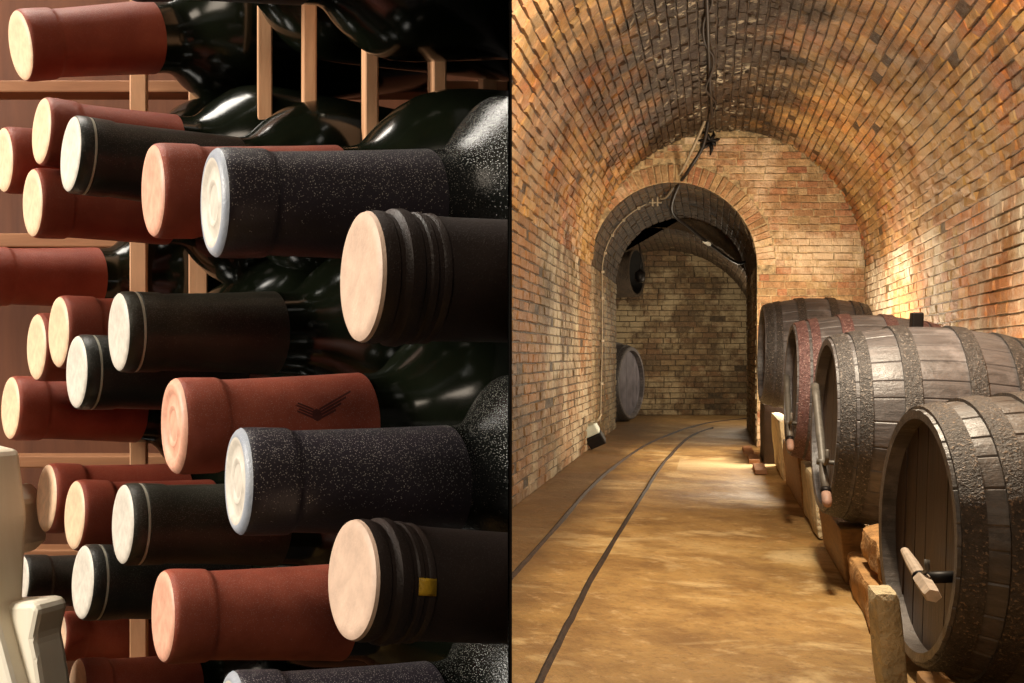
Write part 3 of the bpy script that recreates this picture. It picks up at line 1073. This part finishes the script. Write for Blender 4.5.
def rock(name, lo, hi, mat, label, cat, u=True, seed=0, amp=.03, bevel=.03, group=None, shear=0.0):
    bm = bmesh.new()
    c = (Vector(lo) + Vector(hi)) / 2
    box(bm, Vector(lo) - c, Vector(hi) - c)
    bmesh.ops.bevel(bm, geom=bm.edges[:], offset=bevel, segments=2, affect='EDGES', profile=.6)
    bmesh.ops.triangulate(bm, faces=bm.faces[:])
    bmesh.ops.subdivide_edges(bm, edges=bm.edges[:], cuts=3, use_grid_fill=True)
    for v in bm.verts:
        nz = noise.noise_vector(v.co * 6 + Vector((seed * 3.1, seed, 0)))
        nz2 = noise.noise_vector(v.co * 18 + Vector((seed * 3.1, seed, 5)))
        v.co += nz * amp + nz2 * amp * .35
    for v in bm.verts:
        p = v.co + c
        v.co = uv(p.x + shear * (p.z - lo[2]), p.y, max(p.z, lo[2])) - uv(c.x, c.y, lo[2])
    o = link(name, bm, mat, None)
    o.location = uv(c.x, c.y, lo[2])
    sharp(o, 40)
    return tag(o, label, cat, group)


G_st = 'supports under the barrels'
def uof(px, d):
    return (px - CX) / F * d - K * d
# pale slab in front of the nearest barrel, ochre blocks behind it, pale stones between the farther ones
rock('timber_wedge', (uof(907, 3.2), 2.82, 0), (.80, 3.06, .13), M_beam, 'orange brown timber wedge lying under the nearest barrel', 'timber', amp=.01, bevel=.01, group=None)
rock('stone_block', (uof(881, 3.15), 3.10, 0), (uof(881, 3.15) + .095, 3.24, .385), M_stone, 'pale stone slab standing upright before the nearest barrel', 'stone', seed=2, amp=.012, shear=-.11, group=None)
rock('stone_block', (.70, 3.86, 0), (1.02, 4.62, .19), M_stone2, 'lower ochre rough stone between the two nearest barrels', 'stone', seed=3)
rock('stone_block', (.73, 3.84, .215), (1.02, 4.40, .37), M_stone2, 'upper ochre rough stone stacked between the two nearest barrels', 'stone', seed=4)
rock('timber_chock', (.71, 4.68, 0), (.86, 5.65, .29), M_beam, 'brown timber chock below the far side of the large grey barrel', 'timber', seed=8, amp=.012, bevel=.015, shear=-.1)
rock('stone_block', (.70, 5.85, 0), (.82, 6.75, .42), M_stone, 'pale stone between the purplish hooped barrel and the large grey barrel', 'stone', seed=5, amp=.015, shear=-.08)
rock('timber_chock', (.71, 6.85, 0), (.88, 8.4, .42), M_beam, 'brown timber chock below the far side of the purplish hooped barrel', 'timber', seed=9, amp=.012, bevel=.015, shear=-.1)
rock('stone_block', (.70, 8.55, 0), (.82, 9.75, .58), M_stone, 'pale stone between the farthest barrel and the purplish hooped barrel', 'stone', seed=6, amp=.015, shear=-.08)
rock('shade_block', (.59, 9.9, 0), (1.0, 10.6, .66), plain('shade_brown', srgb(48, 34, 24), .8, nscale=8, var=.3, bump=.6, bdist=.01), 'added dark block for the shade beneath the farthest barrel, next to the arch jamb', 'timber', seed=12, amp=.01, bevel=.012)  # added dark block, put in for the shade under the last barrel
M_brickrim = plain('pinkish_brick', srgb(150, 108, 76), .8, nscale=14, var=.25, bump=.7, bdist=.01)
for i, (px, py) in enumerate(((764, 452), (771, 461), (779, 471))):
    d = F * EYE / (py - CY)
    rock('brick', (uof(px, d) - .26, d - .3, 0), (uof(px, d) - .14, d + .28, .05), M_brickrim,
         ('pinkish brick kerb piece nearest the arch jamb', 'pinkish brick kerb piece in the middle of three by the farthest barrel', 'pinkish brick kerb piece closest to the pale stones')[i], 'brick', seed=10 + i, amp=.006, bevel=.01, group='brick kerb by the arch')

# ------------------------------------------------------------------ rails in the floor
M_rail = plain('rusty_rail_iron', srgb(50, 35, 24), .8, .0, nscale=12, var=.4, bump=.6, bdist=.006)
def rail(pix, label):
    pts = []
    for px, py in pix:
        d = F * EYE / (py - CY)
        p = at(px, py, d)
        pts.append(Vector((p.x, p.y, .012)))
    pts = spline(pts, 8)
    bm = bmesh.new()
    n = len(pts)
    rows = []
    for i, p in enumerate(pts):
        tg = (pts[min(i + 1, n - 1)] - pts[max(i - 1, 0)]).normalized()
        s_ = Vector((tg.y, -tg.x, 0))
        j = .003 * noise.noise(p * 6)
        rows.append([bm.verts.new(p + s_ * (a + j) + Vector((0, 0, z))) for a, z in ((-.015, -.03), (-.012, .003), (-.003, .008), (.003, .008), (.005, -.003), (.010, -.003), (.014, -.03))])
    for A, Bq in zip(rows, rows[1:]):
        for k in range(len(A) - 1):
            bm.faces.new((A[k], A[k + 1], Bq[k + 1], Bq[k]))
    bm.faces.new(rows[0]); bm.faces.new(rows[-1])
    return tag(link('rail', bm, M_rail, None), label, 'rail', 'rails sunk in the cellar floor')
rail([(470, 626), (512, 578), (545, 541), (590, 489), (620, 463), (655, 441), (700, 425), (745, 419), (765, 418)], 'rusty rail nearest the left wall, curving right through the arch')
rail([(515, 745), (540, 683), (575, 612), (600, 565), (640, 500), (665, 462), (690, 437), (713, 428)], 'rusty rail in the middle of the floor, farther from the left wall')

# ------------------------------------------------------------------ cables, conduit, lamp
M_cable = plain('black_cable', srgb(34, 28, 24), .5, nscale=30)
M_cond = plain('pale_conduit', srgb(150, 136, 112), .5, nscale=20)
bm = bmesh.new()
pts = []
for i in range(14):
    v = 5.2 + (10.75 - 5.2) * i / 13
    u = (704 + 8 * i / 13 - CX) / F * v - K * v
    pts.append(uv(u, v, ZS + math.sqrt(RV * RV - (u - UC) ** 2) - .05 - .03 * (i % 3 == 1)))
tube(bm, spline(pts, 4), .016, 8)
pts2 = [p + Vector((.05 * math.sin(i * 1.7), 0, -.01 + .02 * math.cos(i))) for i, p in enumerate(pts)]
tube(bm, spline(pts2, 4), .011, 8)
ca = link('ceiling_cable', bm, M_cable, None)
tag(ca, 'black twin cable running along the sooty crown of the vault', 'cable')
bm = bmesh.new()
cp = spline([at(711, 95, 10.9), at(707, 115, 11.1), at(692, 150, 11.3), at(676, 182, 11.9), at(667, 196, 12.4), at(661, 198, 12.55), at(663, 190, 12.5), at(671, 190, 12.45)], 6)
tube(bm, cp, .018, 8)
tag(link('hanging_cable', bm, M_cond, None), 'pale cable hanging from the vault crown down to the arch', 'cable')
bm = bmesh.new()
cp = spline([at(709, 118, 11.15), at(703, 146, 11.3), at(690, 168, 11.5), at(676, 190, 12.0), at(672, 212, 12.8), at(690, 228, 13.2), at(712, 246, 13.6), at(735, 262, 14.0), at(746, 262, 14.3)], 6)
tube(bm, cp, .022, 8)
tag(link('passage_cable', bm, M_cable, None), 'black cable drooping from the arch top across the dark passage', 'cable')
# black tuft of prongs on the end wall
br = empty('pronged_tuft', Matrix.Translation(at(710, 142, 11.55)), 'black tuft of prongs below the top of the end wall', 'bracket')
bm = bmesh.new()
rnd = random.Random(5)
tube(bm, [(0, .2, 0), (0, .05, 0), (0, -.02, 0)], .035, 8)
link('stem', bm, M_iron, br)
for k in range(7):
    a = 2 * PI * k / 7 + .3
    l = rnd.uniform(.09, .17)
    bm = bmesh.new()
    tube(bm, [(0, 0, 0), (l * .6 * math.cos(a), -.03, l * .6 * math.sin(a)), (l * math.cos(a), .02, l * math.sin(a))], [.03, .024, .008], 7)
    link('prong', bm, M_iron, br)
# insulator on the vault crown
iz = empty('cable_insulator', Matrix.Translation(at(712, 110, 10.85)), 'small pale cable holder at the end of the vault crown', 'insulator')
bm = bmesh.new()
tube(bm, [(0, 0, .22), (0, 0, -.05)], .015, 8)
link('stem', bm, M_iron, iz)
bm = bmesh.new()
tube(bm, [(-.08, 0, -.02), (.08, 0, -.02)], .014, 8)
link('crossbar', bm, M_cond, iz)
for sx in (-.05, .03):
    bm = bmesh.new()
    tube(bm, [(sx, 0, -.03), (sx, 0, .03), (sx, 0, .08)], [.018, .024, .014], 8)
    link('knob', bm, M_cond, iz)
# clamp at the top of the passage
cl = empty('cable_clamp', Matrix.Translation(at(656, 199, 12.6)), 'small pale metal clamp holding the looped cable under the arch crown', 'clamp')
for k, sx in enumerate((-.05, .02)):
    bm = bmesh.new()
    tube(bm, [(sx, 0, -.1), (sx, 0, .1)], .013, 8)
    link('bar', bm, M_cond, cl)
bm = bmesh.new()
tube(bm, [(-.1, 0, -.05), (.08, 0, -.05)], .011, 8)
link('crossbar', bm, M_cond, cl)
# white junction in the passage
bm = bmesh.new()
lathe(bm, [(-.07, 0), (-.07, .02), (-.03, .028), (.04, .03), (.06, .016), (.07, 0)], 14)
o = link('cable_connector', bm, plain('white_plastic', srgb(225, 220, 205), .4), None)
o.location = at(707, 243, 13.5); o.rotation_euler = (0, .5, 0)
tag(o, 'small white connector on the drooping cable in the passage', 'connector')
# conduit on the passage wall
cd = empty('wall_conduit', Matrix.Translation(uv(UL, 12.7, 0)), 'thin pale conduit with clips rising up the left wall and around the arch', 'conduit')
org = uv(UL, 12.7, 0)
pts = [uv(UL + .03, 12.5, .25), uv(UL + .03, 12.6, .8), uv(UL + .03, 12.7, 1.4), uv(UL + .03, 12.7, 2.0), uv(UL + .03, 12.7, ZA)]
for i in range(1, 10):
    a = PI - i / 9 * 1.15
    pts.append(uv(UA + (RA - .03) * math.cos(a), 12.7, ZA + (RA - .03) * math.sin(a)))
bm = bmesh.new()
tube(bm, [p - org for p in spline(pts, 4)], .009, 8)
link('pipe', bm, M_cond, cd)
for i in (1, 2, 3, 4, 6, 8, 10, 12):
    p = pts[i] - org
    bm = bmesh.new()
    box(bm, p - Vector((.022, .03, .02)), p + Vector((.022, .02, .02)))
    bev(bm, .004)
    link('clip', bm, M_cond, cd, smooth=False)
# flood lamp at the foot of the left wall
fl_p = at(592, 433, 11.3)
lm = empty('wall_lamp', Matrix.Translation(fl_p), 'small lamp with white housing and black front low on the left wall', 'lamp')
Rz = Matrix.Rotation(math.radians(-30), 4, 'Y') @ Matrix.Rotation(math.radians(-25), 4, 'Z')
bm = bmesh.new()
vs = box(bm, (-.09, -.08, -.02), (.1, .1, .11), Rz)
bev(bm, .02)
link('housing', bm, plain('white_lamp_housing', srgb(205, 215, 205), .35, nscale=20, var=.1), lm, smooth=False)
bm = bmesh.new()
box(bm, (-.1, -.09, -.17), (.1, .1, -.025), Rz)
bev(bm, .015)
link('front', bm, M_iron, lm, smooth=False)
bm = bmesh.new()
tube(bm, [Rz @ Vector(p) for p in ((.08, 0, .1), (.15, .0, .12), (.2, .06, .16))], .015, 8)
link('bracket', bm, M_cond, lm)

# round opening with a lantern in the far room
vo = empty('wall_opening', Matrix.Translation(at(637, 272, 17.3)), 'dark round opening high on the left of the far room', 'opening')
Rv = Matrix.Rotation(math.radians(-42), 4, 'Z')
bm = bmesh.new()
Rr = .42
lathe(bm, [(-.1, Rr), (0, Rr), (0, Rr + .06), (-1.3, Rr + .06)], 40)
for v in bm.verts:
    v.co = Rv @ Matrix.Scale(1, 4) @ v.co
link('surround', bm, plain('dark_stone', srgb(60, 47, 32), .8, nscale=9, var=.3, bump=.9, bdist=.03), vo)  # surround in a dark stone colour
bm = bmesh.new()
lathe(bm, [(-.01, Rr), (-.6, Rr * .98), (-.6, 0)], 40)
for v in bm.verts:
    v.co = Rv @ v.co
link('shaft', bm, plain('shade_black', srgb(20, 17, 14), .9, nscale=4), vo)  # shade inside the hollow put into its near-black colour
ln = empty('hanging_lantern', Matrix.Translation(at(640, 276, 16.2)), 'small black lantern hanging in front of the dark round opening', 'lantern')
bm = bmesh.new()
lathe(bm, [(-.12, 0), (-.12, .05), (-.05, .085), (.06, .085), (.11, .03), (.13, 0)], 16)
for v in bm.verts:
    v.co = Matrix.Rotation(-PI / 2, 4, 'Y') @ v.co
link('body', bm, M_iron, ln)
bm = bmesh.new()
tube(bm, [(0, 0, .12), (0.02, 0, .3), (0, .05, .6), (0, .1, .75)], .01, 6)
link('hook', bm, M_iron, ln)


# ------------------------------------------------------------------ light
def lamp(name, typ, loc, power, col, size=.2, target=None, sizey=None, spot=None):
    l = bpy.data.lights.new(name, typ)
    l.energy = power
    l.color = col
    if typ == 'AREA':
        l.shape = 'RECTANGLE'
        l.size = size
        l.size_y = sizey or size
    else:
        l.shadow_soft_size = size
    if spot:
        l.spot_size = math.radians(spot)
        l.spot_blend = .6
    o = bpy.data.objects.new(name, l)
    o.location = loc
    if target is not None:
        o.rotation_euler = (Vector(target) - Vector(loc)).to_track_quat('-Z', 'Y').to_euler()
    COL.objects.link(o)
    return o


WARM = (1.0, .85, .64)
lamp('cellar_lamp', 'POINT', uv(.42, 4.1, 3.15), 560, WARM, .12)
lamp('near_fill', 'POINT', uv(.1, .6, 2.6), 70, WARM, .25)  # added weak fill from the camera end
lamp('barrel_uplight', 'POINT', uv(1.55, 5.75, .9), 65, WARM, .12)
lamp('barrel_uplight', 'POINT', uv(1.5, 7.6, .95), 28, WARM, .12)
lamp('end_lamp', 'POINT', uv(.95, 9.9, 1.3), 290, WARM, .15)
lamp('far_room_lamp', 'POINT', uv(.75, 15.6, 1.6), 110, WARM, .15)
lamp('nook_lamp', 'AREA', (-.85, .28, 1.52), 13.0, (1.0, .93, .82), .3, (-.1, .32, 1.2), .3)
lamp('nook_top_lamp', 'AREA', (-.25, .62, 1.95), 5.0, (1.0, .93, .82), .35, (-.05, .3, 1.2), .25)
lamp('nook_front_fill', 'AREA', (-.35, -.35, 1.75), 1.6, (1.0, .84, .66), .25, (-.1, .35, 1.2), .25)  # added fill to lift the red capsule fronts
w = bpy.data.worlds.new('world')
S.world = w
w.use_nodes = True
w.node_tree.nodes['Background'].inputs[0].default_value = (1, .85, .65, 1)
w.node_tree.nodes['Background'].inputs[1].default_value = .01
